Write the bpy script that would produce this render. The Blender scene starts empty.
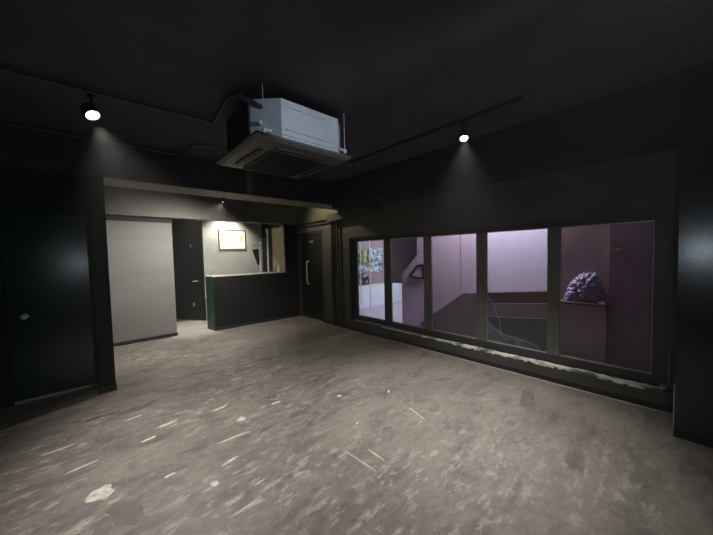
import bpy, bmesh, math, random
from mathutils import Vector, Matrix
random.seed(7)
S = bpy.context.scene
COL = S.collection

# ------------------------------------------------------------------ materials
def new_mat(name):
    m = bpy.data.materials.new(name); m.use_nodes = True
    n = m.node_tree.nodes; l = m.node_tree.links
    return m, n, l, n['Principled BSDF']

def paint(name, col, rough=0.6, var=0.25, scale=3.0, bump=0.15, bscale=40, metal=0.0, col2=None, spec=0.5, stretch=(1, 1, 1)):
    """painted / plain surface: base colour with a soft mottling and fine bump"""
    m, n, l, b = new_mat(name)
    tc = n.new('ShaderNodeTexCoord'); mp = n.new('ShaderNodeMapping')
    mp.inputs['Scale'].default_value = stretch
    l.new(tc.outputs['Object'], mp.inputs['Vector'])
    nz = n.new('ShaderNodeTexNoise'); nz.inputs['Scale'].default_value = scale
    nz.inputs['Detail'].default_value = 6; nz.inputs['Roughness'].default_value = 0.6
    l.new(mp.outputs[0], nz.inputs['Vector'])
    rp = n.new('ShaderNodeValToRGB')
    c2 = col2 or tuple(c * (1 - var) for c in col)
    c1 = tuple(min(1, c * (1 + var)) for c in col)
    rp.color_ramp.elements[0].position = 0.3; rp.color_ramp.elements[0].color = (*c2, 1)
    rp.color_ramp.elements[1].position = 0.7; rp.color_ramp.elements[1].color = (*c1, 1)
    l.new(nz.outputs['Fac'], rp.inputs['Fac']); l.new(rp.outputs['Color'], b.inputs['Base Color'])
    b.inputs['Roughness'].default_value = rough; b.inputs['Metallic'].default_value = metal
    b.inputs['Specular IOR Level'].default_value = spec
    if bump:
        n2 = n.new('ShaderNodeTexNoise'); n2.inputs['Scale'].default_value = bscale; n2.inputs['Detail'].default_value = 4
        l.new(tc.outputs['Object'], n2.inputs['Vector'])
        bp = n.new('ShaderNodeBump'); bp.inputs['Strength'].default_value = bump; bp.inputs['Distance'].default_value = 0.01
        l.new(n2.outputs['Fac'], bp.inputs['Height']); l.new(bp.outputs[0], b.inputs['Normal'])
    return m

def emit(name, col, strength):
    m, n, l, b = new_mat(name)
    b.inputs['Base Color'].default_value = (*col, 1)
    b.inputs['Emission Color'].default_value = (*col, 1); b.inputs['Emission Strength'].default_value = strength
    return m

def floor_mat():
    m, n, l, b = new_mat('scuffed_vinyl')
    tc = n.new('ShaderNodeTexCoord')
    def noise(scale, detail, st, rot=0, dist=0.0, loc=(0, 0, 0)):
        mp = n.new('ShaderNodeMapping'); mp.inputs['Scale'].default_value = st
        mp.inputs['Rotation'].default_value = (0, 0, rot); mp.inputs['Location'].default_value = loc
        l.new(tc.outputs['Object'], mp.inputs['Vector'])
        z = n.new('ShaderNodeTexNoise'); z.inputs['Scale'].default_value = scale; z.inputs['Detail'].default_value = detail
        z.inputs['Roughness'].default_value = 0.68; z.inputs['Distortion'].default_value = dist
        l.new(mp.outputs[0], z.inputs['Vector']); return z.outputs['Fac']
    def ramp(f, a, bb, ca=(0, 0, 0, 1), cb=(1, 1, 1, 1)):
        r = n.new('ShaderNodeValToRGB'); e = r.color_ramp.elements
        e[0].position = a; e[0].color = ca; e[1].position = bb; e[1].color = cb
        l.new(f, r.inputs['Fac']); return r.outputs['Color']
    def mix(fac, A, B, mode='MIX'):
        x = n.new('ShaderNodeMix'); x.data_type = 'RGBA'; x.blend_type = mode
        if isinstance(fac, float): x.inputs[0].default_value = fac
        else: l.new(fac, x.inputs[0])
        for s, v in ((6, A), (7, B)):
            if isinstance(v, tuple): x.inputs[s].default_value = v
            else: l.new(v, x.inputs[s])
        return x.outputs[2]
    def mul(a, bb):
        x = n.new('ShaderNodeMath'); x.operation = 'MULTIPLY'; l.new(a, x.inputs[0])
        if isinstance(bb, float): x.inputs[1].default_value = bb
        else: l.new(bb, x.inputs[1])
        return x.outputs[0]
    base = ramp(noise(1.1, 8, (1, 1.4, 1), 0.2, 0.6), 0.32, 0.68, (0.175, 0.158, 0.142, 1), (0.26, 0.24, 0.215, 1))
    fine = ramp(noise(14, 10, (1, 1.6, 1), 0.1, 0.5), 0.35, 0.66, (0.78, 0.78, 0.78, 1), (1.14, 1.13, 1.12, 1))
    c = mix(1.0, base, fine, 'MULTIPLY')
    # dirty darker wipes that run along the room
    dk = ramp(noise(3.4, 15, (0.75, 1.6, 1), 0.05, 0.3, (3, 1, 0)), 0.49, 0.66)
    c = mix(mul(dk, 0.68), c, (0.085, 0.08, 0.076, 1))
    # pale scraped paint streaks, thicker towards the doorway side
    sc = ramp(noise(8.5, 15, (0.75, 1.8, 1), 0.08, 0.2), 0.53, 0.61)
    big = ramp(noise(0.9, 4, (1, 1, 1), 0, 0, (1.3, 4.2, 0)), 0.42, 0.60)
    sep = n.new('ShaderNodeSeparateXYZ'); l.new(tc.outputs['Object'], sep.inputs[0])
    mr = n.new('ShaderNodeMapRange'); mr.inputs['From Min'].default_value = 3.2; mr.inputs['From Max'].default_value = 0.5
    mr.inputs['To Min'].default_value = 0.10; mr.inputs['To Max'].default_value = 0.8
    l.new(sep.outputs['X'], mr.inputs['Value'])
    c = mix(mul(mul(sc, big), mr.outputs[0]), c, (0.52, 0.50, 0.44, 1))
    s2 = ramp(noise(13, 8, (0.9, 1.4, 1), -0.35, 1.6, (5, 2, 0)), 0.63, 0.68)
    c = mix(mul(s2, 0.5), c, (0.52, 0.50, 0.46, 1))
    # thin circular scuffs
    w = n.new('ShaderNodeTexVoronoi'); w.feature = 'DISTANCE_TO_EDGE'; w.inputs['Scale'].default_value = 3.1
    mpv = n.new('ShaderNodeMapping'); mpv.inputs['Scale'].default_value = (0.8, 1.2, 1)
    nzv = n.new('ShaderNodeTexNoise'); nzv.inputs['Scale'].default_value = 1.7
    l.new(tc.outputs['Object'], nzv.inputs['Vector'])
    ad = n.new('ShaderNodeVectorMath'); ad.operation = 'ADD'
    l.new(tc.outputs['Object'], ad.inputs[0]); l.new(nzv.outputs['Color'], ad.inputs[1])
    l.new(ad.outputs[0], mpv.inputs['Vector']); l.new(mpv.outputs[0], w.inputs['Vector'])
    ln = ramp(w.outputs['Distance'], 0.004, 0.012, (1, 1, 1, 1), (0, 0, 0, 1))
    brk = ramp(noise(4, 3, (1, 1, 1), 0, 0, (9, 9, 0)), 0.52, 0.62)
    c = mix(mul(mul(ln, brk), 0.35), c, (0.5, 0.48, 0.45, 1))
    l.new(c, b.inputs['Base Color'])
    b.inputs['Roughness'].default_value = 0.5
    bp = n.new('ShaderNodeBump'); bp.inputs['Strength'].default_value = 0.25; bp.inputs['Distance'].default_value = 0.01
    l.new(noise(25, 5, (1, 1, 1)), bp.inputs['Height']); l.new(bp.outputs[0], b.inputs['Normal'])
    return m

def chipped_mat():
    m, n, l, b = new_mat('chipped_sill_paint')
    tc = n.new('ShaderNodeTexCoord'); z = n.new('ShaderNodeTexNoise'); z.inputs['Scale'].default_value = 7
    z.inputs['Detail'].default_value = 8
    mp = n.new('ShaderNodeMapping'); mp.inputs['Scale'].default_value = (1.6, 0.8, 1)
    l.new(tc.outputs['Object'], mp.inputs[0]); l.new(mp.outputs[0], z.inputs['Vector'])
    r = n.new('ShaderNodeValToRGB'); e = r.color_ramp.elements
    e[0].position = 0.38; e[0].color = (0.13, 0.135, 0.11, 1); e[1].position = 0.53; e[1].color = (0.86, 0.86, 0.76, 1)
    l.new(z.outputs['Fac'], r.inputs['Fac']); l.new(r.outputs['Color'], b.inputs['Base Color'])
    b.inputs['Roughness'].default_value = 0.7
    return m

def glass_mat():
    m, n, l, b = new_mat('window_glass'); n.remove(b)
    out = n['Material Output']
    t = n.new('ShaderNodeBsdfTransparent'); t.inputs[0].default_value = (0.93, 0.93, 0.94, 1)
    g = n.new('ShaderNodeBsdfGlossy'); g.inputs['Roughness'].default_value = 0.03
    fr = n.new('ShaderNodeFresnel'); fr.inputs['IOR'].default_value = 1.3
    mx = n.new('ShaderNodeMixShader'); l.new(fr.outputs[0], mx.inputs[0]); l.new(t.outputs[0], mx.inputs[1]); l.new(g.outputs[0], mx.inputs[2])
    l.new(mx.outputs[0], out.inputs['Surface'])
    return m

def film_mat():
    """thin crumpled clear plastic"""
    m, n, l, b = new_mat('clear_plastic_film')
    out = n['Material Output']
    tc = n.new('ShaderNodeTexCoord'); z = n.new('ShaderNodeTexNoise'); z.inputs['Scale'].default_value = 5
    z.inputs['Detail'].default_value = 3; z.inputs['Distortion'].default_value = 1
    mp = n.new('ShaderNodeMapping'); mp.inputs['Scale'].default_value = (1, 2.5, 1); mp.inputs['Rotation'].default_value = (0.9, 0, 0)
    l.new(tc.outputs['Object'], mp.inputs[0]); l.new(mp.outputs[0], z.inputs['Vector'])
    r = n.new('ShaderNodeValToRGB'); e = r.color_ramp.elements
    e[0].position = 0.4; e[0].color = (0.42, 0.42, 0.42, 1); e[1].position = 0.75; e[1].color = (0.80, 0.80, 0.80, 1)
    l.new(z.outputs['Fac'], r.inputs['Fac'])
    t = n.new('ShaderNodeBsdfTransparent')
    b.inputs['Base Color'].default_value = (0.62, 0.60, 0.68, 1); b.inputs['Roughness'].default_value = 0.35
    mx = n.new('ShaderNodeMixShader'); l.new(r.outputs['Color'], mx.inputs[0]); l.new(t.outputs[0], mx.inputs[1]); l.new(b.outputs[0], mx.inputs[2])
    l.new(mx.outputs[0], out.inputs['Surface'])
    return m

def mesh_screen_mat():
    m, n, l, b = new_mat('plum_grid_board')
    tc = n.new('ShaderNodeTexCoord')
    br = n.new('ShaderNodeTexBrick'); br.offset = 0
    br.inputs['Color1'].default_value = (0.27, 0.16, 0.23, 1); br.inputs['Color2'].default_value = (0.285, 0.165, 0.22, 1)
    br.inputs['Mortar'].default_value = (0.21, 0.125, 0.19, 1)
    br.inputs['Scale'].default_value = 26; br.inputs['Brick Width'].default_value = 1; br.inputs['Row Height'].default_value = 1
    br.inputs['Mortar Size'].default_value = 0.12
    sx = n.new('ShaderNodeSeparateXYZ'); cx = n.new('ShaderNodeCombineXYZ')
    l.new(tc.outputs['Object'], sx.inputs[0]); l.new(sx.outputs['Y'], cx.inputs['X']); l.new(sx.outputs['Z'], cx.inputs['Y'])
    l.new(cx.outputs[0], br.inputs['Vector']); l.new(br.outputs['Color'], b.inputs['Base Color'])
    b.inputs['Roughness'].default_value = 0.6
    return m

def photo_mat(name, a, c, d, scale):
    """blotchy printed photographs, no readable content"""
    m, n, l, b = new_mat(name)
    tc = n.new('ShaderNodeTexCoord'); z = n.new('ShaderNodeTexNoise'); z.inputs['Scale'].default_value = scale; z.inputs['Detail'].default_value = 3
    l.new(tc.outputs['Object'], z.inputs['Vector'])
    r = n.new('ShaderNodeValToRGB'); e = r.color_ramp.elements
    e[0].position = 0.38; e[0].color = (*a, 1); e[1].position = 0.62; e[1].color = (*d, 1)
    k = r.color_ramp.elements.new(0.5); k.color = (*c, 1)
    l.new(z.outputs['Fac'], r.inputs['Fac']); l.new(r.outputs['Color'], b.inputs['Base Color'])
    b.inputs['Roughness'].default_value = 0.5
    return m

M = {}
M['floor'] = floor_mat()
M['black'] = paint('black_wall_paint', (0.006, 0.0065, 0.0065), 0.5, 0.25, 2.5, 0.12, 60, spec=0.2)
M['black_matte'] = paint('matte_black_paint', (0.009, 0.009, 0.010), 0.7, 0.3, 3, 0.2, 50)
M['ceil'] = paint('black_ceiling_paint', (0.044, 0.038, 0.045), 0.75, 0.25, 1.5, 0.3, 30)
M['winwall'] = paint('dark_olive_wall_paint', (0.058, 0.057, 0.048), 0.6, 0.25, 2.2, 0.25, 25)
M['column'] = paint('black_gloss_paint', (0.006, 0.007, 0.009), 0.21, 0.2, 2, 0.02, 45, spec=0.7)
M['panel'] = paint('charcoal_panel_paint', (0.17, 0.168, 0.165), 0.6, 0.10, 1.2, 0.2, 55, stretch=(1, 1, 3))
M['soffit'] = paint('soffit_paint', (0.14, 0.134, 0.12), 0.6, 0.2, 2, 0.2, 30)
M['lit_underside'] = paint('lamplit_beam_underside', (0.24, 0.215, 0.165), 0.6, 0.2, 3, 0.2, 30)  # lamplight on the beam's underside is put into this pale colour
M['beam'] = paint('beam_paint', (0.035, 0.034, 0.034), 0.6, 0.2, 2, 0.2, 30)
M['green'] = paint('dark_green_door_paint', (0.002, 0.034, 0.013), 0.21, 0.25, 1.5, 0.015, 30)
M['deepgreen'] = paint('very_dark_green_paint', (0.004, 0.010, 0.007), 0.5, 0.25, 1.5, 0.08, 30)
M['green2'] = paint('green_counter_end_paint', (0.016, 0.060, 0.030), 0.5, 0.2, 3, 0.1)
M['barwall'] = paint('bar_back_wall_paint', (0.38, 0.38, 0.365), 0.6, 0.15, 2.2, 0.2, 30)
M['ply'] = paint('bare_plywood', (0.42, 0.34, 0.21), 0.6, 0.15, 5, 0.1, 30, stretch=(1, 1, .3))
M['top'] = paint('pale_counter_top', (0.45, 0.45, 0.42), 0.35, 0.1, 6, 0.05)
M['frame'] = paint('dark_window_frame', (0.035, 0.035, 0.032), 0.45, 0.2, 6, 0.1, 40)
M['mull'] = paint('olive_grey_mullion_paint', (0.125, 0.125, 0.108), 0.5, 0.15, 6, 0.1, 40)
M['bead'] = paint('pale_aluminium', (0.55, 0.54, 0.58), 0.35, 0.1, 10, 0.05, metal=0.3)
M['chip'] = chipped_mat()
M['glass'] = glass_mat()
M['film'] = film_mat()
M['galv'] = paint('galvanised_ac_casing', (0.50, 0.54, 0.60), 0.5, 0.08, 5, 0.06, 90, metal=0.15)
M['ac_panel'] = paint('taupe_ac_panel', (0.085, 0.080, 0.074), 0.45, 0.15, 4, 0.05)
M['ac_dark'] = paint('black_ac_grille', (0.012, 0.012, 0.012), 0.5, 0.2, 8, 0)
M['pipe'] = paint('black_painted_pipe', (0.060, 0.058, 0.058), 0.55, 0.3, 10, 0.2, 60)
M['foam'] = paint('dark_pipe_insulation', (0.045, 0.045, 0.045), 0.8, 0.3, 14, 0.4, 60)
M['steel'] = paint('bright_steel', (0.85, 0.85, 0.82), 0.35, 0.05, 10, 0.03, metal=0.1)
M['chrome_dull'] = paint('dull_grey_metal', (0.36, 0.36, 0.36), 0.35, 0.15, 10, 0.03, metal=0.4)
M['white'] = paint('white_plastic', (0.75, 0.75, 0.72), 0.45, 0.05, 8, 0.02)
M['paper'] = paint('white_paper', (0.82, 0.82, 0.79), 0.6, 0.02, 8, 0)
M['mark'] = paint('pale_scraped_paint', (0.54, 0.52, 0.46), 0.6, 0.35, 30, 0.1)
M['markdark'] = paint('dark_floor_stain', (0.15, 0.137, 0.122), 0.55, 0.2, 12, 0.1)
M['caulk'] = paint('pale_floor_edge_paint', (0.48, 0.47, 0.40), 0.6, 0.3, 12, 0.1)
M['lav'] = paint('lavender_white_wall', (0.56, 0.51, 0.64), 0.7, 0.05, 2.0, 0.15, 20)
M['pink'] = paint('mauve_pink_wall', (0.46, 0.36, 0.45), 0.7, 0.06, 2.0, 0.15, 20)
M['mauve'] = paint('grey_mauve_bulkhead', (0.26, 0.21, 0.24), 0.7, 0.1, 2.0, 0.15, 20)
M['hallfloor'] = paint('lavender_grey_floor', (0.42, 0.37, 0.47), 0.5, 0.08, 4, 0.1, 30)
M['lowwall'] = paint('white_low_wall', (0.74, 0.80, 0.90), 0.5, 0.04, 3, 0.05)
M['redbrown'] = paint('red_brown_board', (0.060, 0.026, 0.026), 0.55, 0.15, 4, 0.1, stretch=(1, .3, 3))
M['brown'] = paint('dusty_brown_board', (0.40, 0.27, 0.265), 0.6, 0.15, 4, 0.1)
M['plumbrown'] = paint('plum_brown_board', (0.22, 0.145, 0.165), 0.6, 0.15, 2, 0.1)
M['redbrown2'] = paint('worn_red_brown_top', (0.15, 0.07, 0.075), 0.6, 0.15, 4, 0.1)
M['slate'] = paint('dark_slate_board', (0.045, 0.052, 0.050), 0.6, 0.2, 4, 0.1)
M['flank'] = paint('grey_brown_stair_side', (0.14, 0.105, 0.112), 0.6, 0.12, 3, 0.1)
M['plumgrid'] = mesh_screen_mat()
M['crumple'] = paint('crumpled_lavender_plastic', (0.29, 0.25, 0.36), 0.5, 0.4, 45, 0.8, 60, col2=(0.09, 0.07, 0.12))
M['yellow'] = paint('cream_paper', (0.85, 0.78, 0.55), 0.6, 0.05, 8, 0.05)
M['rust'] = paint('rust_brown', (0.28, 0.12, 0.07), 0.6, 0.3, 14, 0.1)
M['bag'] = paint('black_fabric', (0.012, 0.012, 0.013), 0.8, 0.2, 12, 0.2)
M['lime'] = paint('lime_ink', (0.42, 0.60, 0.02), 0.6, 0.1, 8, 0)
M['paleyellow'] = paint('pale_yellow_ink', (0.62, 0.68, 0.12), 0.6, 0.1, 8, 0)
M['violet'] = paint('pale_violet_ink', (0.36, 0.32, 0.50), 0.6, 0.1, 8, 0)
M['lamp_body'] = paint('black_lamp_housing', (0.015, 0.013, 0.013), 0.4, 0.1, 8, 0)
M['lamp_on'] = emit('lit_lamp_lens', (1.0, 0.97, 0.92), 14)
M['photo_green'] = photo_mat('green_photo_print', (0.03, 0.04, 0.02), (0.14, 0.19, 0.06), (0.42, 0.48, 0.28), 9)
M['photo_blue'] = photo_mat('pale_blue_photo_print', (0.03, 0.06, 0.09), (0.30, 0.40, 0.44), (0.52, 0.62, 0.68), 8)
M['photo_dark'] = photo_mat('dark_photo_print', (0.006, 0.006, 0.005), (0.02, 0.02, 0.018), (0.35, 0.35, 0.28), 6)

# ------------------------------------------------------------------ helpers
def obj(name, bm, mats, parent=None, smooth=False):
    me = bpy.data.meshes.new(name); bmesh.ops.recalc_face_normals(bm, faces=bm.faces)
    bm.to_mesh(me); bm.free()
    for m in (mats if isinstance(mats, (list, tuple)) else [mats]): me.materials.append(M[m])
    if smooth:
        for p in me.polygons: p.use_smooth = True
        me.set_sharp_from_angle(angle=math.radians(35))
    o = bpy.data.objects.new(name, me); COL.objects.link(o)
    if parent: o.parent = parent
    return o
def tag(o, label=None, cat=None, group=None, kind=None):
    if label: o['label'] = label
    if cat: o['category'] = cat
    if group: o['group'] = group
    if kind: o['kind'] = kind
    return o
def struct(o, label=None): return tag(o, label, None, None, 'structure')
def empty(name, loc=(0, 0, 0)):
    o = bpy.data.objects.new(name, None); COL.objects.link(o); o.empty_display_size = 0.05
    return o   # kept at the origin so children keep world coordinates; moved by base_at
def base_at(o, loc):
    """put the Empty at the thing's base and keep its parts where they are"""
    o.location = loc
    for c in o.children:
        c.location = Vector(c.location) - Vector(loc)
def B(bm, x0, x1, y0, y1, z0, z1, mi=0, bev=0.0):
    r = bmesh.ops.create_cube(bm, size=1)
    for v in r['verts']:
        v.co = Vector(((x0 + x1) / 2 + v.co.x * (x1 - x0), (y0 + y1) / 2 + v.co.y * (y1 - y0), (z0 + z1) / 2 + v.co.z * (z1 - z0)))
    fs = {f for v in r['verts'] for f in v.link_faces}
    for f in fs: f.material_index = mi
    if bev:
        es = {e for v in r['verts'] for e in v.link_edges}
        bmesh.ops.bevel(bm, geom=list(es), offset=bev, segments=2, affect='EDGES')
    return bm
def box(x0, x1, y0, y1, z0, z1, bev=0.0): return B(bmesh.new(), x0, x1, y0, y1, z0, z1, 0, bev)
def prism(pts, axis, a, b, bm=None, mi=0):
    """polygon pts extruded from a to b along axis ('x': pts=(y,z), 'y': pts=(x,z), 'z': pts=(x,y))"""
    bm = bm or bmesh.new()
    f = {'x': lambda p, t: (t, p[0], p[1]), 'y': lambda p, t: (p[0], t, p[1]), 'z': lambda p, t: (p[0], p[1], t)}[axis]
    A = [bm.verts.new(f(p, a)) for p in pts]; C = [bm.verts.new(f(p, b)) for p in pts]
    fs = [bm.faces.new(A), bm.faces.new(C[::-1])]
    for i in range(len(pts)):
        j = (i + 1) % len(pts); fs.append(bm.faces.new((A[i], C[i], C[j], A[j])))
    for q in fs: q.material_index = mi
    return bm
def tube(pts, r, bm=None, seg=12, r2=None):
    bm = bm or bmesh.new(); pts = [Vector(p) for p in pts]; rings = []
    prev = None
    for i, p in enumerate(pts):
        d = (pts[min(i + 1, len(pts) - 1)] - pts[max(i - 1, 0)]).normalized()
        if prev is None:
            u = d.orthogonal().normalized()
        else:
            u = (prev - d * prev.dot(d)).normalized()
        prev = u; w = d.cross(u)
        rr = r if r2 is None else r + (r2 - r) * i / (len(pts) - 1)
        rings.append([bm.verts.new(p + (u * math.cos(2 * math.pi * k / seg) + w * math.sin(2 * math.pi * k / seg)) * rr) for k in range(seg)])
    for a, b in zip(rings, rings[1:]):
        for k in range(seg): bm.faces.new((a[k], a[(k + 1) % seg], b[(k + 1) % seg], b[k]))
    bm.faces.new(rings[0][::-1]); bm.faces.new(rings[-1])
    return bm
def bend(pts, rad=0.04, n=5):
    """round the corners of a polyline"""
    P = [Vector(p) for p in pts]; out = [P[0]]
    for a, b, c in zip(P, P[1:], P[2:]):
        d1 = (a - b); d2 = (c - b); r = min(rad, d1.length / 2.1, d2.length / 2.1)
        s = b + d1.normalized() * r; e = b + d2.normalized() * r
        for k in range(n + 1):
            t = k / n; out.append(s * (1 - t) ** 2 + b * 2 * t * (1 - t) + e * t * t)
    return out + [P[-1]]
def lathe(prof, org, axis=Vector((0, 0, 1)), seg=24, bm=None):
    """prof: (radius, height) along axis from org"""
    bm = bm or bmesh.new(); axis = Vector(axis).normalized(); u = axis.orthogonal().normalized(); w = axis.cross(u); org = Vector(org)
    rings = [[bm.verts.new(org + axis * h + (u * math.cos(2 * math.pi * k / seg) + w * math.sin(2 * math.pi * k / seg)) * r) for k in range(seg)] for r, h in prof]
    for a, b in zip(rings, rings[1:]):
        for k in range(seg): bm.faces.new((a[k], a[(k + 1) % seg], b[(k + 1) % seg], b[k]))
    bm.faces.new(rings[0][::-1]); bm.faces.new(rings[-1])
    return bm

CZ = 2.83     # ceiling height
# ------------------------------------------------------------------ room shell
bm = box(-1.6, 3.99, -2.6, 9.2, -0.12, 0)
def mark(pts, mi=1, h=0.0015):
    prism(pts, 'z', -0.01, h, bm, mi)
def ragged(cx, cy, w, h, ang, seed, n=15):
    rd = random.Random(seed); out = []
    for k in range(n):
        a = 2 * math.pi * k / n; r = 0.72 + 0.45 * rd.random()
        x, y = w / 2 * math.cos(a) * r, h / 2 * math.sin(a) * r
        out.append((cx + x * math.cos(ang) - y * math.sin(ang), cy + x * math.sin(ang) + y * math.cos(ang)))
    return out
# pale chips and long scrapes on the floor
mark(ragged(-0.012, 2.475, 0.14, 0.16, 0.2, 1, 13))
for i, (cx, cy, w, h, a) in enumerate([(0.82, 2.47, 0.34, 0.018, -0.06), (0.98, 2.70, 0.10, 0.07, 0.6), (0.62, 1.72, 0.22, 0.012, 0.05), (0.77, 1.85, 0.10, 0.01, 0.1),
        (0.55, 2.05, 0.05, 0.05, 0.3), (0.30, 2.95, 0.16, 0.03, 0.2), (0.46, 3.1, 0.22, 0.03, 0.1), (0.9, 3.05, 0.20, 0.03, 0.15), (1.35, 2.75, 0.12, 0.04, 0.0),
        (0.25, 3.45, 0.2, 0.025, 0.2), (1.52, 1.50, 0.015, 0.16, 0.0), (1.39, 1.55, 0.012, 0.32, 0.05), (1.7, 1.9, 0.07, 0.012, 0.3), (2.2, 1.62, 0.012, 0.2, -0.3),
        (1.9, 2.4, 0.06, 0.04, 0.2), (2.35, 2.1, 0.10, 0.02, 0.7), (0.7, 2.2, 0.18, 0.02, 0.2), (0.35, 2.35, 0.10, 0.02, 0.1), (-0.25, 3.3, 0.3, 0.02, 0.1), (-0.1, 2.9, 0.28, 0.02, 0.15)]):
    mark(ragged(cx, cy, w * (.9 if h > .03 else .75), h * 1.2, a, 20 + i, 16))
mark([(2.98, 0.86), (3.36, 0.98), (3.40, 1.10), (3.02, 1.02)], 2, 0.001)
mark(ragged(0.10, 2.18, 0.14, 0.26, 0.5, 5), 2, 0.001)
mark(ragged(0.30, 3.65, 0.35, 0.10, 0.1, 6), 2, 0.001)
mark(ragged(0.05, 3.72, 0.30, 0.06, 0.1, 8), 2, 0.001)
struct(obj('floor', bm, ['floor', 'mark', 'markdark']), 'scuffed grey-brown floor with pale paint scrapes')
struct(obj('ceiling', box(-1.7, 3.99, -2.6, 9.2, CZ, CZ + 0.12), 'ceil'), 'black painted ceiling')
struct(obj('wall_left', box(-1.7, -1.6, -2.6, 4.68, 0, CZ), 'black'))
struct(obj('wall_front', box(-1.7, 3.99, -2.7, -2.6, 0, CZ), 'black'))

# wall with the left door (a recess beside the post)
bm = box(-1.6, -0.66, 4.68, 4.80, 0, CZ); B(bm, -0.66, 0.03, 4.68, 4.80, 2.05, CZ)
struct(obj('wall_back_left', bm, 'black_matte'), 'black wall around the dark green door')
struct(obj('wall_post', box(0.03, 0.17, 4.35, 6.55, 0, 2.43), 'black'), 'black wall end beside the doorway opening')
bm = box(0.022, 0.178, 4.342, 4.8, 0, 0.07); struct(obj('baseboard_post', bm, 'black_matte'))
# main ceiling beam across the opening
struct(obj('trim_1', box(-1.6, 3.85, 4.35, 4.82, 2.43, CZ), 'beam'), 'black ceiling beam over the opening')
struct(obj('trim_9', box(0.17, 3.84, 4.352, 4.80, 2.422, 2.4295), 'lit_underside'), 'added pale strip, coloured as the lamp-lit underside of the ceiling beam')  # thin board added to carry the painted lamplight under the black beam
# soffit above bar opening and panel
bm = box(0.17, 3.85, 6.36, 6.55, 2.26, CZ)
struct(obj('wall_soffit', bm, 'soffit'), 'dark soffit over the bar opening')
# corridor shell
struct(obj('wall_corridor_end', box(-0.2, 3.99, 9.1, 9.2, 0, CZ), 'black_matte'))
struct(obj('wall_corridor_left', box(0.03, 0.17, 6.68, 9.1, 0, CZ), 'black_matte'))
# charcoal partition panel
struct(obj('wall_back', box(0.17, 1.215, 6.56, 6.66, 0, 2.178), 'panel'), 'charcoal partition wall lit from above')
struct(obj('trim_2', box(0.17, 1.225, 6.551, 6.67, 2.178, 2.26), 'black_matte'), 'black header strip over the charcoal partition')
struct(obj('baseboard_back', box(0.17, 1.225, 6.545, 6.56, 0, 0.06), 'black_matte'))
# right hand part of the back wall
struct(obj('wall_back_right', box(3.50, 3.85, 6.36, 7.72, 0, 2.26), 'black'), 'black wall between bar opening and corner')
# bar back wall
struct(obj('wall_bar_back', box(2.03, 3.50, 7.60, 7.72, 0, CZ), 'barwall'), 'grey bar back wall under a bright lamp')

# bar counter: a half wall with a pale top
t = empty('bar_counter')
obj('front_panel', box(1.856, 3.50, 6.36, 6.62, 0, 1.105), 'black', t)
e = obj('end_panel', prism([(1.8555, 6.362), (1.806, 6.66), (1.806, 6.70), (1.8555, 6.70)], 'z', 0, 1.105), 'green2', t); e['label'] = 'dark green end of the counter'
e = obj('counter_top', prism([(1.85, 6.352), (1.802, 6.66), (1.802, 6.70), (3.50, 6.70), (3.50, 6.352)], 'z', 1.105, 1.124), 'top', t); e['label'] = 'pale counter top edge'
obj('kick_strip', box(1.85, 3.50, 6.352, 6.36, 0, 0.06), 'black_matte', t)
tag(t, 'black half-height bar counter with a green end and pale top', 'counter'); base_at(t, (2.6, 6.5, 0))

# window wall with a door hole and a wide window hole
bm = bmesh.new()
def ww(y0, y1, z0, z1): B(bm, 3.85, 3.99, y0, y1, z0, z1)
ww(-2.6, 0.05, 0, CZ); ww(0.05, 4.42, 1.83, CZ); ww(4.42, 5.37, 0, CZ); ww(5.37, 6.28, 2.02, CZ); ww(6.28, 9.2, 0, CZ); ww(0.05, 4.42, 0, 0.10)
struct(obj('wall_right', bm, 'winwall'), 'dark olive-black window wall')
# low ledge under the windows with a chipped pale top
bm = box(3.82, 3.93, 0.0, 4.46, 0, 0.185)
struct(obj('trim_3', bm, 'winwall'), 'low dark plinth under the windows')
bm = bmesh.new(); rd = random.Random(3); N = 90
va = []; vb = []
for k in range(N + 1):
    y = 0.07 + (3.55 - 0.07) * k / N
    taper = min(1.0, max(0.15, (3.6 - y) / 1.8))
    va.append((3.822 - 0.0 + 0.006 * rd.random(), y)); vb.append((3.835 + 0.085 * taper * (0.6 + 0.4 * rd.random()), y))
prism(va + vb[::-1], 'z', 0.184, 0.192, bm)
for k in range(N):   # ragged paint that runs down the front edge
    y0 = va[k][1]; dz = (0.006 + 0.022 * rd.random()) * min(1.0, (3.6 - y0) / 1.6)
    B(bm, 3.8165, 3.8205, y0, y0 + 0.0388, 0.1915 - dz, 0.1915)
struct(obj('trim_4', bm, 'chip'), 'chipped whitish paint along the plinth edge')
struct(obj('baseboard_right', box(3.806, 3.8195, 0.0, 4.46, 0, 0.055), 'black_matte'))
struct(obj('baseboard_right_corner', box(3.836, 3.849, 4.47, 5.36, 0, 0.055), 'black_matte'))
struct(obj('trim_5', box(3.788, 3.806, 0.0, 3.3, 0.0, 0.004), 'caulk'), 'pale paint line where the floor meets the baseboard')
# ceiling beam over the window wall
struct(obj('trim_6', box(3.40, 3.85, -2.6, 4.35, 2.36, CZ), 'black_matte'), 'black boxed beam above the windows')
# column on the right
bm = box(3.37, 3.85, -2.0, -0.002, 0, CZ); struct(obj('trim_7', bm, 'column'), 'glossy black column at the right')
struct(obj('baseboard_column', box(3.358, 3.37, -2.0, 0.0, 0, 0.05), 'black_matte'))
struct(obj('trim_8', box(3.368, 3.384, -0.003, 0.004, 0.0, 0.42), 'caulk'), 'worn pale corner edge at the foot of the column')

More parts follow.
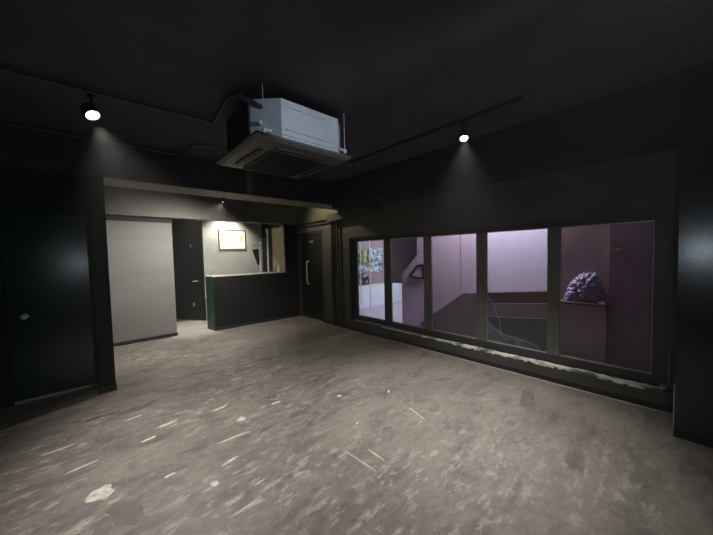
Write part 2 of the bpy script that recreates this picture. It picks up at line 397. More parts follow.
# ------------------------------------------------------------------ windows
Y = [(4.303, 3.570), (3.427, 2.724), (2.594, 1.866), (1.728, 1.023), (0.895, 0.155)]
ZB, ZT = 0.285, 1.752
edges = [4.42] + [(Y[i][1] + Y[i + 1][0]) / 2 for i in range(4)] + [0.05]
for i, (a, b) in enumerate(Y):
    w = empty('window_%d' % (i + 1)); y1, y0 = edges[i], edges[i + 1]
    bm = bmesh.new()
    B(bm, 3.93, 3.99, y0 + .0005, y1 - .0005, 0.187, ZB - 0.004); B(bm, 3.93, 3.99, y0 + .0005, y1 - .0005, ZT + 0.004, 1.83)
    obj('rail', bm, 'frame', w)
    B_ = bmesh.new(); B(B_, 3.925, 3.985, a + .003, y1 - .0005, ZB - .004, ZT + .004); obj('stile', B_, 'frame' if i in (0, 1) else 'mull', w)
    B_ = bmesh.new(); B(B_, 3.925, 3.985, y0 + .0005, b - .003, ZB - .004, ZT + .004); obj('stile', B_, 'frame' if i in (0, 4) else 'mull', w)
    bd = bmesh.new()
    B(bd, 3.945, 3.965, b, a, ZB - .004, ZB + .008); B(bd, 3.945, 3.965, b, a, ZT - .006, ZT + .004)
    B(bd, 3.950, 3.965, a - .004, a + .003, ZB + .008, ZT - .006); B(bd, 3.950, 3.965, b - .003, b + .002, ZB + .008, ZT - .006)
    obj('glazing_bead', bd, 'bead', w)
    obj('glass_pane', box(3.966, 3.971, b - .002, a + .002, ZB, ZT), 'glass', w)
    struct(w, 'window pane %s' % ['nearest the corner pipes, posters behind it', 'second from the corner, black-rimmed frame behind it', 'in the middle of the row', 'with the brightest lavender wall behind', 'nearest the column, dark board behind it'][i])

# ------------------------------------------------------------------ doors
d = empty('door_1')
obj('door_leaf', box(-0.655, 0.025, 4.695, 4.735, 0.035, 2.045, 0.003), 'green', d)
obj('door_frame', B(B(box(-0.70, -0.66, 4.67, 4.679, 0, 2.09), 0, 0.029, 4.655, 4.679, 0.03, 2.09), -0.66, 0.0, 4.67, 4.679, 2.05, 2.09), 'black_matte', d)
obj('threshold', box(-0.64, 0.025, 4.672, 4.694, 0.0, 0.028, 0.003), 'caulk', d)['label'] = 'pale worn threshold strip'
k = obj('door_knob', lathe([(0.028, 0), (0.028, 0.008), (0.012, 0.012), (0.012, 0.04), (0.024, 0.048), (0.028, 0.062), (0.022, 0.075), (0.008, 0.079)], (-0.525, 4.695, 0.92), (0, -1, 0)), 'steel', d, True); k['label'] = 'round steel knob'
struct(d, 'dark green door with a round knob')

d = empty('door_2')
ang = math.atan2(7.60 - 8.40, 2.005 - 1.50); L = math.hypot(7.60 - 8.40, 2.005 - 1.50)
def dl(bm):  # local door: x along the leaf, -y... towards the room
    bmesh.ops.transform(bm, matrix=Matrix.Translation((1.50, 8.40, 0)) @ Matrix.Rotation(ang, 4, 'Z'), verts=bm.verts); return bm
obj('door_leaf', dl(box(0, L, 0, 0.04, 0.01, 2.42, 0.003)), 'deepgreen', d)
obj('handle', dl(tube(bend([(0.78, -0.0, 0.95), (0.78, -0.05, 0.95), (0.67, -0.05, 0.95)], .015), 0.010)), 'steel', d, True)['label'] = 'steel lever handle'
obj('latch_plate', dl(box(0.60, 0.63, -0.006, 0, 1.76, 1.84)), 'chrome_dull', d)
obj('door_stop', dl(box(0.62, 0.66, -0.02, 0, 0.34, 0.43, .004)), 'chrome_dull', d)
struct(d, 'dark door at the end of the corridor')

d = empty('door_3')
obj('door_leaf', box(3.885, 3.925, 5.385, 6.265, 0.01, 2.005, 0.003), 'black', d)
bm = B(B(box(3.84, 3.849, 5.33, 5.37, 0, 2.06), 3.84, 3.849, 6.28, 6.32, 0, 2.06), 3.84, 3.849, 5.37, 6.28, 2.02, 2.06)
obj('door_frame', bm, 'black_matte', d)
obj('pull_handle', tube(bend([(3.885, 5.93, 1.36), (3.82, 5.93, 1.36), (3.82, 5.93, 0.82), (3.885, 5.93, 0.82)], .03), 0.013), 'steel', d, True)['label'] = 'long vertical chrome pull handle'
obj('door_closer', box(3.86, 3.885, 5.72, 5.84, 1.80, 1.84, .005), 'chrome_dull', d)
struct(d, 'black door in the corner with a long pull handle')

# ------------------------------------------------------------------ air conditioner
t = empty('air_conditioner')
x0, x1, y0, y1, c = 0.975, 1.865, 2.145, 2.975, 0.205
oc = [(1.19, 2.15), (1.765, 2.147), (1.90, 2.28), (1.90, 2.80), (1.72, 2.98), (1.19, 2.98), (1.01, 2.80), (1.01, 2.33)]
body = obj('casing', prism(oc, 'z', 2.425, 2.755), 'galv', t)
e = obj('shaded_side', prism([(1.008, 2.36), (1.008, 2.81), (1.18, 2.985), (1.17, 2.99), (0.996, 2.815), (0.996, 2.36)], 'z', 2.43, 2.75), 'ac_dark', t); e['label'] = 'added black sheet, coloured as the unlit left side of the casing'  # sheet added over the casing; the shade on its left side is painted
bm = bmesh.new()      # pressed ribs in the front face
B(bm, x0 + c + .06, x1 - c - .02, y0 - .004, y0 + .002, 2.700, 2.708); B(bm, x0 + c + .05, x1 - c + .03, y0 - .006, y0 + .002, 2.515, 2.527); B(bm, x0 + c + .02, x1 - c + .08, y0 - .003, y0 + .002, 2.470, 2.476)
obj('rib', bm, 'galv', body)
# cover panel: bevelled tray
bm = bmesh.new()
def ring(a, z): return [(0.945 + a, 2.085 + a, z - .03), (1.87 - a, 2.085 + a, z - .03), (1.87 - a, 3.0 - a, z - .03), (0.945 + a, 3.0 - a, z - .03)]
rs = [[bm.verts.new(p) for p in ring(a, z)] for a, z in ((0.02, 2.455), (0, 2.45), (0, 2.432), (0.03, 2.412), (0.20, 2.400))]
for a, b in zip(rs, rs[1:]):
    for k in range(4): bm.faces.new((a[k], a[(k + 1) % 4], b[(k + 1) % 4], b[k]))
bm.faces.new(rs[0]); bm.faces.new(rs[-1][::-1])
pn = obj('cover_panel', bm, 'ac_panel', t)
cx, cy = 1.42, 2.55
bm = bmesh.new()
for k in range(15):
    yy = cy - 0.245 + 0.035 * k; B(bm, cx - .25, cx + .25, yy, yy + .014, 2.362, 2.371)
B(bm, cx - .26, cx + .26, cy - .26, cy - .248, 2.36, 2.372); B(bm, cx - .26, cx + .26, cy + .262, cy + .274, 2.36, 2.372)
B(bm, cx - .27, cx - .255, cy - .26, cy + .274, 2.36, 2.372); B(bm, cx + .255, cx + .27, cy - .26, cy + .274, 2.36, 2.372)
obj('intake_grille', bm, 'ac_dark', pn)
for (a, b, c_, d_) in ((cx - .25, cx + .25, cy - .36, cy - .315), (cx - .25, cx + .25, cy + .325, cy + .37), (cx - .365, cx - .32, cy - .24, cy + .25), (cx + .32, cx + .365, cy - .24, cy + .25)):
    obj('air_vane', box(a, b, c_, d_, 2.366, 2.378, .003), 'ac_dark', pn)
for (hx, hy) in ((1.055, 2.185), (1.845, 2.15)):
    r = obj('hanger_rod', tube([(hx, hy, 2.45), (hx, hy, CZ)], 0.0035), 'galv', t, True)
    s = 1 if hx < cx else -1
    obj('bracket', B(box(min(hx - .01 * s, hx + .06 * s), max(hx - .01 * s, hx + .06 * s), hy - .015, hy + .015, 2.475, 2.490), hx - .012, hx + .012, hy - .012, hy + .012, 2.46, 2.475), 'steel', t)
pp = obj('refrigerant_pipe', tube(bend([(0.93, 2.36, 2.775), (1.02, 2.30, 2.72), (1.09, 2.27, 2.69)], .03), 0.022), 'foam', t, True)
v = obj('valve', lathe([(0.012, 0), (0.018, .01), (0.018, .04), (.01, .05)], (1.07, 2.262, 2.56), (-.7, -.7, 0)), 'steel', t, True)
tag(t, 'ceiling cassette air conditioner with exposed blue-grey metal casing and dark cover panel', 'air conditioner'); base_at(t, (cx, cy, CZ))

# ceiling conduit running to the air conditioner
o = obj('ceiling_conduit', tube(bend([(-1.6, 3.13, 2.795), (0.955, 3.04, 2.795), (0.90, 2.47, 2.795), (0.97, 2.38, 2.795)], .05), 0.016), 'pipe', None, True)
tag(o, 'thin dark conduit on the ceiling with a bend beside the air conditioner', 'pipe')
o = obj('ceiling_conduit', tube(bend([(-1.6, 4.28, 2.80), (0.93, 4.26, 2.80), (0.98, 3.72, 2.80), (1.30, 3.70, 2.80), (1.5, 2.9, 2.80)], .06), 0.010), 'pipe', None, True)
tag(o, 'second thin conduit close to the ceiling beam behind the air conditioner', 'pipe')

# lighting track
o = obj('lighting_track', box(2.815, 2.845, 0.93, 3.2, CZ - .028, CZ - .0005), 'ac_dark')
tag(o, 'narrow black lighting track on the ceiling holding the right spotlight', 'lighting track')

# spotlights
def spotlight(name, mount, head, aim, R, L, label, lens_e='lamp_on'):
    t = empty(name); head = Vector(head); aim = Vector(aim).normalized(); mount = Vector(mount)
    back = head - aim * L
    obj('mount', lathe([(0.028, 0), (0.028, .02), (.012, .024), (.012, .03)], mount, (0, 0, -1), 16), 'lamp_body', t, True)
    obj('arm', tube([mount - Vector((0, 0, .025)), back + aim * .03], 0.008), 'lamp_body', t, True)
    hd = obj('lamp_head', lathe([(R * .55, -L), (R * .9, -L + .012), (R, -L + .03), (R, 0.0), (R * .88, 0.002), (R * .84, -0.012)], head, aim, 24), 'lamp_body', t, True)
    obj('lens', lathe([(R * .82, -0.010), (R * .80, -0.004), (R * .5, 0.004), (R * .1, .007)], head, aim, 24), lens_e, t, True)
    tag(t, label, 'spotlight'); base_at(t, mount)
    return t
spotlight('spotlight', (0.078, 3.09, 2.779), (0.078, 2.98, 2.585), (0.30, -0.42, -0.80), 0.050, 0.09, 'left black spotlight glowing under the ceiling conduit')
spotlight('spotlight', (2.83, 1.48, CZ - .0285), (2.815, 1.455, 2.625), (-0.42, -0.25, -0.85), 0.044, 0.09, 'right black spotlight hanging from the lighting track')
spotlight('spotlight', (1.60, 4.775, 2.4215), (1.595, 4.80, 2.367), (-0.1, 0.35, -0.9), 0.024, 0.035, 'tiny spotlight under the beam by the bar opening')

# ------------------------------------------------------------------ ducts on the window wall
o = obj('wall_duct', prism([(3.58, 2.235), (3.55, 2.33), (3.66, 2.36), (4.93, 2.335), (4.96, 2.31), (4.96, 2.20), (4.90, 2.185)], 'x', 3.70, 3.849), 'foam'); tag(o, 'thick dark pipe casing along the wall above the first window', 'duct')
o = obj('wall_conduit', B(box(3.79, 3.849, 4.97, 6.34, 2.255, 2.285, .004), 3.80, 3.849, 4.97, 6.34, 2.185, 2.205), 'foam'); tag(o, 'narrow dark pipe run along the wall above the corner door', 'pipe')
for i, (yy, r_) in enumerate(((4.905, .034), (4.72, .026))):
    pts = [(3.80, yy, 2.25), (3.80, yy, 1.6), (3.80, yy + (.03 if i == 0 else -.01), 1.0), (3.80, yy - .01, 0.0)]
    o = obj('wall_pipe', tube(pts, r_), 'foam', None, True)
    tag(o, ['dark insulated pipe down the wall, the one nearer the corner door', 'dark insulated pipe down the wall, the one nearer the windows'][i], 'pipe', None)
o = obj('wall_conduit', tube(bend([(3.849, 0.030, 0.56), (3.80, 0.030, 0.56), (3.80, 0.030, 0.25), (3.80, 0.075, 0.225), (3.82, 0.085, 0.222)], .02), 0.007), 'mull', None, True)
tag(o, 'short thin vertical pipe beside the foot of the column', 'pipe')
o = obj('wall_bracket', B(box(3.79, 3.85, 0.05, 0.09, 0.232, 0.240), 3.79, 3.797, 0.05, 0.09, 0.22, 0.240), 'steel')
tag(o, 'small bright metal clip at the end of the chipped ledge by the column', 'bracket')

# ------------------------------------------------------------------ bar contents
t = empty('framed_poster')
fx0, fx1, fz0, fz1, fy = 2.385, 3.045, 1.69, 2.18, 7.598
bm = bmesh.new(); w_ = .016
B(bm, fx0, fx1, fy - .02, fy, fz0, fz0 + w_); B(bm, fx0, fx1, fy - .02, fy, fz1 - w_, fz1); B(bm, fx0, fx0 + w_, fy - .02, fy, fz0 + w_, fz1 - w_); B(bm, fx1 - w_, fx1, fy - .02, fy, fz0 + w_, fz1 - w_)
obj('frame', bm, 'black_matte', t)
pr = obj('poster_sheet', box(fx0 + w_, fx1 - w_, fy - .012, fy - .002, fz0 + w_, fz1 - w_), 'paper', t)
def U(u): return fx0 + (u - 110) / (612 - 110) * (fx1 - fx0)
def V(v): return fz1 - (v - 112) / (455 - 112) * (fz1 - fz0)
def stroke(pts, wd, mi=0):
    bm = bmesh.new()
    for (u0, v0), (u1, v1) in zip(pts, pts[1:]):
        a = Vector((U(u0), V(v0))); b = Vector((U(u1), V(v1))); d_ = (b - a).normalized(); nn = Vector((-d_.y, d_.x)) * wd * .7; a -= d_ * wd * .3; b += d_ * wd * .3
        prism([(a + nn)[:], (b + nn)[:], (b - nn)[:], (a - nn)[:]], 'y', fy - .0135, fy - .011, bm)
    obj('printed_mark', bm, ['lime', 'paleyellow', 'violet'][mi], pr)
stroke([(172, 300), (204, 215), (228, 300)], .016, 1); stroke([(240, 235), (240, 295), (270, 295), (285, 240)], .014, 1)
stroke([(340, 212), (395, 206)], .012, 2); stroke([(372, 225), (366, 270)], .012, 2); stroke([(398, 225), (385, 262)], .010, 2)
stroke([(425, 240), (430, 285)], .012, 0); stroke([(468, 225), (470, 290)], .014, 1)
stroke([(530, 210), (530, 300)], .036, 0); stroke([(596, 235), (598, 290)], .010, 1); stroke([(490, 330), (500, 352)], .010, 0); stroke([(175, 345), (200, 345)], .006, 1)
tag(t, 'framed white poster with pale lime lettering on the bar back wall', 'poster'); base_at(t, (2.715, fy, fz0))

t = empty('pole_stand')
obj('upright', tube([(3.22, 7.12, 0.0), (3.22, 7.12, 1.88)], .016), 'steel', t, True)
obj('upright', tube([(3.40, 7.04, 0.0), (3.385, 7.04, 1.35), (3.395, 7.04, 2.12)], .020), 'steel', t, True)
obj('crossbar', tube([(3.19, 7.13, 1.93), (3.41, 7.035, 1.93)], .010), 'chrome_dull', t, True)
obj('crossbar', tube([(3.02, 7.14, 1.77), (3.24, 7.11, 1.79)], .010), 'chrome_dull', t, True)
obj('hook', tube(bend([(3.22, 7.12, 1.86), (3.20, 7.12, 2.0), (3.16, 7.12, 2.03)], .03), .008), 'chrome_dull', t, True)
obj('foot', B(box(3.10, 3.44, 7.11, 7.14, 0, .02), 3.37, 3.42, 6.9, 7.2, 0, .02), 'chrome_dull', t)
tag(t, 'bright metal pole stand with crossbars in the bar', 'stand'); base_at(t, (3.3, 7.1, 0))
o = obj('switch_box', box(3.352, 3.405, 7.00, 7.018, 2.06, 2.20, .006), 'white'); tag(o, 'small white box at the top of the pole stand', 'box')
bm = prism([(3.04, 1.68), (3.195, 1.70), (3.20, 1.30), (3.165, 1.28)], 'y', 7.14, 7.20); bmesh.ops.bevel(bm, geom=bm.edges[:], offset=.012, segments=2, affect='EDGES')
o = obj('hanging_bag', bm, 'bag'); tag(o, 'black triangular bag hanging from the left crossbar of the stand', 'bag')
o = obj('plywood_board', box(3.480, 3.4995, 6.37, 6.98, 1.13, 2.22, .002), 'ply'); tag(o, 'pale plywood board on the right side of the bar opening', 'board')
o = obj('hose', tube(bend([(3.46, 7.06, 2.14), (3.45, 7.06, 1.9), (3.47, 7.02, 1.6), (3.44, 7.03, 1.3), (3.46, 7.06, 1.0), (3.46, 7.06, 0.0)], .12, 8), .022), 'foam', None, True); tag(o, 'dark hose hanging beside the plywood board', 'hose')
o = obj('cable_bundle', tube(bend([(3.455, 6.58, 2.20), (3.45, 6.8, 2.225), (3.455, 7.0, 2.20), (3.45, 7.3, 2.22)], .05), .018), 'foam', None, True); tag(o, 'bundle of cables at the top right of the bar opening', 'cable')
t = empty('squeeze_bottle')
obj('bottle_body', lathe([(.030, 0), (.034, .01), (.034, .10), (.020, .13), (.014, .14)], (3.395, 6.50, 1.126)), 'white', t, True)
obj('cap', lathe([(.015, 0), (.015, .02), (.005, .05)], (3.395, 6.50, 1.266)), 'white', t, True)
tag(t, 'small white bottle on the right end of the counter', 'bottle'); base_at(t, (3.395, 6.50, 1.126))
t = empty('tumbler')
obj('glass_body', lathe([(.026, 0), (.036, .12), (.034, .12), (.024, .006)], (3.300, 6.52, 1.126)), 'chrome_dull', t, True)
tag(t, 'dull metal tumbler beside the white bottle on the counter', 'cup'); base_at(t, (3.300, 6.52, 1.126))

# ------------------------------------------------------------------ the hall behind the glass
struct(obj('floor_hall', box(3.99, 9.0, -1.2, 9.2, -0.12, 0), 'hallfloor'))
struct(obj('ceiling_hall', box(3.99, 9.0, -1.2, 9.2, CZ, CZ + .12), 'mauve'))
struct(obj('wall_hall_end', box(3.99, 9.0, 6.02, 6.12, 0, CZ), 'mauve'))
struct(obj('wall_hall_far', box(8.9, 9.0, -1.2, 6.02, 0, CZ), 'mauve'))
struct(obj('wall_hall_near', box(3.99, 9.0, -1.3, -1.2, 0, CZ), 'mauve'))
# pink partition with a stair-shaped left edge
bm = prism([(2.09, 0), (3.71, 0), (3.71, 1.077), (3.333, 1.462), (3.33, CZ), (2.09, CZ)], 'x', 4.60, 4.68)
struct(obj('wall_hall_partition', bm, 'pink'), 'mauve pink partition wall behind the glass')
struct(obj('wall_hall_lavender', box(4.605, 4.685, 1.03, 2.085, 0, CZ), 'lav'), 'bright lavender wall behind the glass')
struct(obj('wall_hall_bulkhead', box(4.90, 5.10, 3.1, 4.22, 0.86, CZ), 'mauve'), 'grey mauve bulkhead over the stairs')
struct(obj('trim_10', box(4.592, 4.60, 2.44, 2.448, 0.85, CZ), 'mauve'), 'thin vertical joint in the pink wall')
# low white wall
t = empty('low_wall')
obj('wall_face', box(4.2, 7.6, 5.86, 6.0, 0.0, 0.60), 'lowwall', t)
obj('cap', box(4.2, 7.62, 5.85, 6.01, 0.60, 0.62, .004), 'white', t)
tag(t, 'bright white low wall below the posters behind the first window', 'low wall'); base_at(t, (6.0, 5.93, 0))
# posters on the end wall
def print_(name, x0, x1, z0, z1, mat, label, edge='paper'):
    t = empty(name)
    obj('backing', box(x0, x1, 6.012, 6.0205, z0, z1), 'mauve', t)
    obj('print', box(x0 + .01, x1 - .01, 6.008, 6.0118, z0 + .01, z1 - .01), mat, t)
    tag(t, label, 'poster'); base_at(t, ((x0 + x1) / 2, 6.015, z0))
print_('photo_poster', 5.56, 5.985, 1.20, 1.66, 'photo_green', 'green toned photo poster, upper left of the posters behind the first window')
print_('photo_poster', 5.52, 5.985, 0.99, 1.17, 'photo_blue', 'narrow pale strip poster between the green and the dark posters')
print_('photo_poster', 5.58, 5.985, 0.46, 0.97, 'photo_dark', 'dark photo poster, lowest of those behind the first window', 'bag')
print_('photo_poster', 6.03, 6.58, 1.30, 1.67, 'photo_blue', 'pale blue poster with small dark pictures, upper right behind the first window')
print_('photo_poster', 6.03, 6.57, 0.96, 1.28, 'photo_blue', 'pale blue poster, lower right beside the dark poster')
for i, (xx, yy) in enumerate(((5.16, 5.5), (5.50, 5.5))):
    o = obj('white_pole', tube([(xx, yy, 0), (xx, yy, CZ)], .012), 'white', None, True)
    tag(o, ['thin white pole in front of the low wall, nearer the window edge', 'thin white pole in front of the low wall, between the two poster columns'][i], 'pole')
# black rimmed slanted frame on the pink partition
t = empty('slanted_mirror')
q = [(3.525, 1.05), (3.32, 1.275), (3.17, 1.295), (3.155, 1.01), (3.30, 1.015)]
cxy = Vector((sum(p[0] for p in q) / 5, sum(p[1] for p in q) / 5))
qi = [tuple(cxy + (Vector(p) - cxy) * .72) for p in q]
bm = bmesh.new()
for k in range(5):
    j = (k + 1) % 5; prism([q[k], q[j], qi[j], qi[k]], 'x', 4.565, 4.599, bm)
obj('rim', bm, 'black_matte', t); obj('inset', prism(qi, 'x', 4.58, 4.599), 'pink', t)
tag(t, 'black-rimmed slanted frame on the pink wall behind the second window', 'frame'); base_at(t, (4.599, cxy.x, 1.01))
# stair side in front of the walls
t = empty('stair_parapet')
obj('side_board', prism([(3.2, 0), (3.2, 0.20), (2.945, 0.388), (2.34, 0.832), (2.06, 0.855), (2.06, 0)], 'x', 4.48, 4.595), 'flank', t)
obj('upper_board', prism([(2.06, 0.69), (2.06, 0.855), (1.10, 0.955), (1.10, 0.80)], 'x', 4.47, 4.595), 'redbrown', t)
obj('middle_board', prism([(2.06, 0.50), (2.06, 0.69), (1.10, 0.80), (1.10, 0.60)], 'x', 4.44, 4.595), 'flank', t)
obj('lower_board', prism([(2.06, 0.0), (2.06, 0.50), (1.10, 0.60), (1.10, 0.0)], 'x', 4.40, 4.595), 'slate', t)
tag(t, 'dark brown sloping stair side behind the third and fourth windows', 'stair side'); base_at(t, (4.53, 2.2, 0))
# board wall behind the fifth window
t = empty('dark_board_wall')
obj('brown_board', box(4.36, 4.42, 0.50, 1.10, 0.0, CZ), 'plumbrown', t)
obj('grid_board', box(4.28, 4.42, -1.0, 0.515, 0.0, CZ), 'plumgrid', t)
tag(t, 'dark brown and plum grid board behind the window nearest the column', 'board'); base_at(t, (4.39, 0.2, 0))
t = empty('low_cabinet')
obj('body', box(4.16, 4.355, 0.52, 1.06, 0.0, 0.86), 'brown', t); obj('cabinet_top', box(4.15, 4.355, 0.517, 1.07, 0.86, 0.885), 'redbrown2', t)
tag(t, 'reddish brown cabinet with crumpled plastic on it, behind the fifth window', 'cabinet'); base_at(t, (4.26, 0.8, 0))
# crumpled plastic bundle
bm = bmesh.new(); rd = random.Random(5)
prof = [(0.935, 0.0), (0.92, 0.10), (0.88, 0.20), (0.83, 0.29), (0.76, 0.345), (0.69, 0.36), (0.61, 0.355), (0.575, 0.27), (0.56, 0.19), (0.53, 0.13), (0.515, 0.0)]
cx_, cz_ = 0.72, 0.14
pts_ = [Vector((p[0] - cx_, p[1] - cz_)) for p in prof]
def edge_r(a):
    d_ = Vector((math.cos(a), math.sin(a))); best = .1
    for p, q_ in zip(pts_, pts_[1:] + pts_[:1]):
        e_ = q_ - p; den = d_.x * e_.y - d_.y * e_.x
        if abs(den) < 1e-9: continue
        tt = (p.x * e_.y - p.y * e_.x) / den; uu = (p.x * d_.y - p.y * d_.x) / den
        if tt > 0 and -1e-6 <= uu <= 1 + 1e-6: best = tt
    return best
from mathutils import noise as mn
NA, NR = 72, 14; rows = []
for side in (-1, 1):
    c0 = bm.verts.new((4.262 + side * .075, cx_, 0.888 + cz_)); prev = None
    for k in range(1, NR + 1):
        rr = k / NR; row = []
        for a_ in range(NA):
            an = 2 * math.pi * a_ / NA; R_ = edge_r(an) * rr
            if k == NR and side == 1: row.append(rows[-1][a_]); continue
            y_, z_ = cx_ + math.cos(an) * R_, 0.888 + cz_ + math.sin(an) * R_
            th = math.sqrt(max(0, 1 - rr ** 2.4)) * .075
            n_ = mn.noise(Vector((y_ * 26, z_ * 26, side * 3))) * .022 + mn.noise(Vector((y_ * 60, z_ * 60, side * 7))) * .010
            x_ = 4.262 + side * (th + (n_ if k < NR else 0)); x_ = min(4.352, max(4.16, x_))
            ed = (abs(mn.noise(Vector((an * 4, 1, 2)))) * .05) * rr
            row.append(bm.verts.new((x_, y_ - math.cos(an) * ed, max(0.886, z_ - math.sin(an) * ed))))
        if prev is None:
            for a_ in range(NA): bm.faces.new((c0, row[a_], row[(a_ + 1) % NA]))
        else:
            for a_ in range(NA):
                q4 = (prev[a_], row[a_], row[(a_ + 1) % NA], prev[(a_ + 1) % NA])
                bm.faces.new(q4)
        prev = row
    if side == -1: rows.append(prev)
o = obj('crumpled_plastic', bm, 'crumple'); tag(o, 'heap of crumpled lavender plastic on the cabinet behind the fifth window', 'plastic sheet')
bm = prism([(0.530, 0.886), (0.565, 0.886), (0.60, 0.902), (0.575, 0.912), (0.535, 0.925)], 'x', 4.160, 4.166)
o = obj('folded_paper', bm, 'yellow'); tag(o, 'small cream folded paper at the corner of the crumpled plastic', 'paper')
t = empty('hanging_ornament')
bm = bmesh.new()
for (a, b_, z_) in ((0.465, 0.485, 1.54), (0.445, 0.462, 1.52), (0.49, 0.505, 1.515), (0.42, 0.432, 1.52)):
    prism([(a, z_ - .02), (b_, z_ - .03), (b_ + .008, z_ + .05), (a + .006, z_ + .06)], 'x', 4.255, 4.265, bm)
obj('petals', bm, 'rust', t); obj('bow', tube([(4.26, 0.41, 1.495), (4.26, .46, 1.485), (4.26, 0.51, 1.505)], .007), 'ply', t); obj('peg', box(4.255, 4.28, 0.455, 0.47, 1.49, 1.51), 'rust', t)
tag(t, 'small rust-brown ornament fixed high on the plum grid board', 'ornament'); base_at(t, (4.28, .46, 1.48))
o = obj('loose_cable', tube(bend([(4.145, 0.91, 0.97), (4.13, 0.90, 0.83), (4.12, 0.80, 0.60), (4.12, 0.70, 0.35), (4.12, 0.64, 0.22), (4.12, 0.62, 0.0)], .1, 6), .005), 'chrome_dull', None, True); tag(o, 'thin pale cable sloping down behind the fifth window', 'cable')
# clear plastic film slumped behind the fourth window
FP = [(1.80, 0.60), (1.709, 0.475), (1.62, 0.43), (1.538, 0.385), (1.354, 0.362), (1.25, 0.345), (1.182, 0.321), (1.12, 0.29), (1.06, 0.20)]
def ftop(y):
    for (a, za), (b, zb) in zip(FP, FP[1:]):
        if a >= y >= b: return za + (zb - za) * (a - y) / (a - b)
    return .2
NU, NV = 40, 16; grid = []; bm = bmesh.new()
for i in range(NU + 1):
    y = 1.80 - 0.74 * i / NU; row = []
    for j in range(NV + 1):
        s_ = j / NV; z = 0.01 + (ftop(y) - .01) * s_
        x_ = 4.05 + .10 * (1 - s_) + .035 * mn.noise(Vector((y * 9, z * 14, .5))) * min(1, 1.5 - s_)
        row.append(bm.verts.new((x_, y, z)))
    grid.append(row)
for i in range(NU):
    for j in range(NV): bm.faces.new((grid[i][j], grid[i + 1][j], grid[i + 1][j + 1], grid[i][j + 1]))
o = obj('plastic_film', bm, 'film', None, True); tag(o, 'slumped clear plastic film behind the bottom of the fourth window', 'plastic sheet')
bm = tube([(4.035, 1.80 - .74 * i / 30, ftop(1.80 - .74 * i / 30) + .006) for i in range(31)] + [(4.035, 1.052, 0.1), (4.035, 1.05, 0.0)], .003, seg=6)
o = obj('loose_cable', bm, 'chrome_dull', None, True); tag(o, 'thin cord along the top edge of the slumped plastic film', 'cable')
o = obj('loose_cable', tube(bend([(4.30, 1.90, 0.86), (4.30, 1.84, 0.79), (4.30, 1.80, 0.77), (4.30, 1.76, 0.66), (4.30, 1.70, 0.50), (4.30, 1.66, 0)], .03), .003), 'chrome_dull', None, True); tag(o, 'bright short cord with a kink at the left of the fourth window', 'cable')

# ------------------------------------------------------------------ lights
def light(kind, name, loc, energy, col, target=None, size=0.05, spot=60, blend=.5, sx=None):
    L = bpy.data.lights.new(name, kind); L.energy = energy; L.color = col
    if kind == 'SPOT': L.spot_size = math.radians(spot); L.spot_blend = blend; L.shadow_soft_size = size
    elif kind == 'POINT': L.shadow_soft_size = size
    else:
        L.size = size
        if sx: L.shape = 'RECTANGLE'; L.size_y = sx
    o = bpy.data.objects.new(name, L); COL.objects.link(o); o.location = loc
    if target is not None: o.rotation_euler = (Vector(target) - Vector(loc)).to_track_quat('-Z', 'Y').to_euler()
    return o
COOL = (0.86, 0.93, 1.0); WARM = (1.0, 0.86, 0.62); NEUT = (1.0, 0.95, 0.88)
light('SPOT', 'spot_left', (0.10, 2.88, 2.48), 300, NEUT, (0.95, 2.75, 0), .03, 88, 1.0)
light('SPOT', 'spot_right', (2.80, 1.44, 2.60), 280, NEUT, (2.75, 1.45, 0), .03, 76, 1.0)
light('SPOT', 'spot_beam', (1.59, 4.85, 2.34), 330, (1.0, 0.94, 0.84), (1.2, 6.1, 0.75), .02, 132, 1.0)
light('SPOT', 'spot_bar', (2.60, 7.20, 2.62), 105, (1.0, 0.97, 0.80), (2.55, 7.6, 1.5), .03, 112, .8)
light('SPOT', 'spot_corridor', (1.7, 6.95, 2.75), 480, NEUT, (1.60, 7.0, 0), .05, 45, .8)
light('SPOT', 'spot_corner', (3.15, 5.45, 2.76), 50, (1.0, 0.84, 0.50), (3.85, 5.1, 2.0), .04, 125, 1.0)
light('SPOT', 'spot_behind', (1.2, -0.2, 2.68), 175, NEUT, (1.35, 1.25, 0), .05, 88, 1.0)
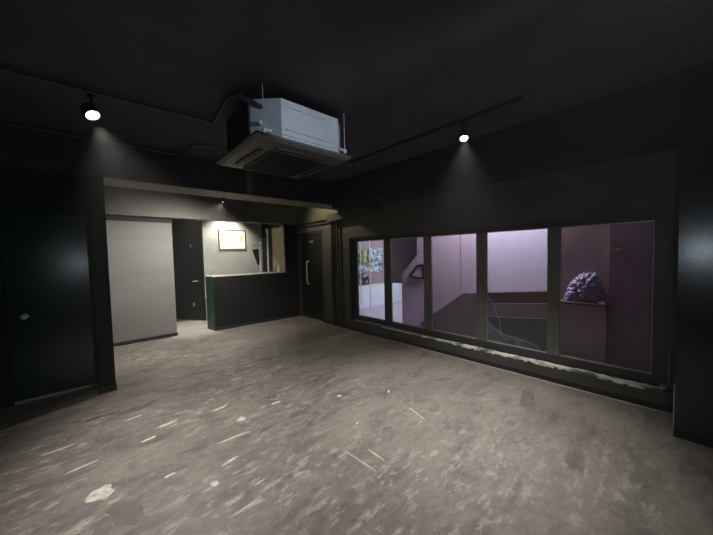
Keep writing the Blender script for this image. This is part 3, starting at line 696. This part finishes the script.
light('SPOT', 'spot_casing', (2.15, -1.1, 2.60), 170, (0.80, 0.90, 1.0), (1.50, 2.15, 2.61), .05, 19, .7)
light('POINT', 'phone_light', (-0.12, -0.26, 1.44), 14, (0.75, 0.88, 1.0), None, .07)
light('AREA', 'hall_tube_light', (4.27, 1.9, 2.78), 74, (0.92, 0.88, 1.0), (4.40, 1.9, 0), 1.8, sx=.3)
light('AREA', 'hall_end_light', (6.2, 4.3, 2.75), 130, (0.88, 0.90, 1.0), (6.0, 5.4, 0), .8, sx=1.4)

# haze in the room air
wd = bpy.data.worlds.new('world'); S.world = wd; wd.use_nodes = True
wd.node_tree.nodes['Background'].inputs[0].default_value = (0.010, 0.010, 0.013, 1)
wd.node_tree.nodes['Background'].inputs[1].default_value = 1.0
vs = wd.node_tree.nodes.new('ShaderNodeVolumeScatter'); vs.inputs['Density'].default_value = 0.0045; vs.inputs['Anisotropy'].default_value = 0.2
wd.node_tree.links.new(vs.outputs[0], wd.node_tree.nodes['World Output'].inputs['Volume'])

# ------------------------------------------------------------------ camera
R = ((0.738, 0.047, -0.674), (-0.675, 0.018, -0.738), (-0.023, 0.999, 0.045))
f = 293.6
def unit(v):
    v = Vector(v); return v.normalized()
Yc = unit((88 - 356.5, -(260.5 - 267.5), -f)); Xc = Vector((678 - 356.5, -(247.0 - 267.5), -f)); Xc = (Xc - Yc * Xc.dot(Yc)).normalized(); Zc = Xc.cross(Yc)
cam = bpy.data.objects.new('camera', bpy.data.cameras.new('camera')); COL.objects.link(cam)
cam.data.sensor_width = 36; cam.data.lens = f / 713 * 36; cam.data.clip_start = 0.02
rot = Matrix((Xc, Yc, Zc))      # world axes as rows in camera space -> camera-to-world rotation
cam.matrix_world = Matrix.Translation((0, 0, 1.5)) @ rot.to_4x4()
S.camera = cam
S.view_settings.view_transform = 'Standard'; S.view_settings.look = 'None'; S.view_settings.gamma = 1; S.view_settings.use_curve_mapping = False
S.view_settings.exposure = 0.0
S.cycles.use_denoising = True
S.cycles.max_bounces = 8; S.cycles.transparent_max_bounces = 12
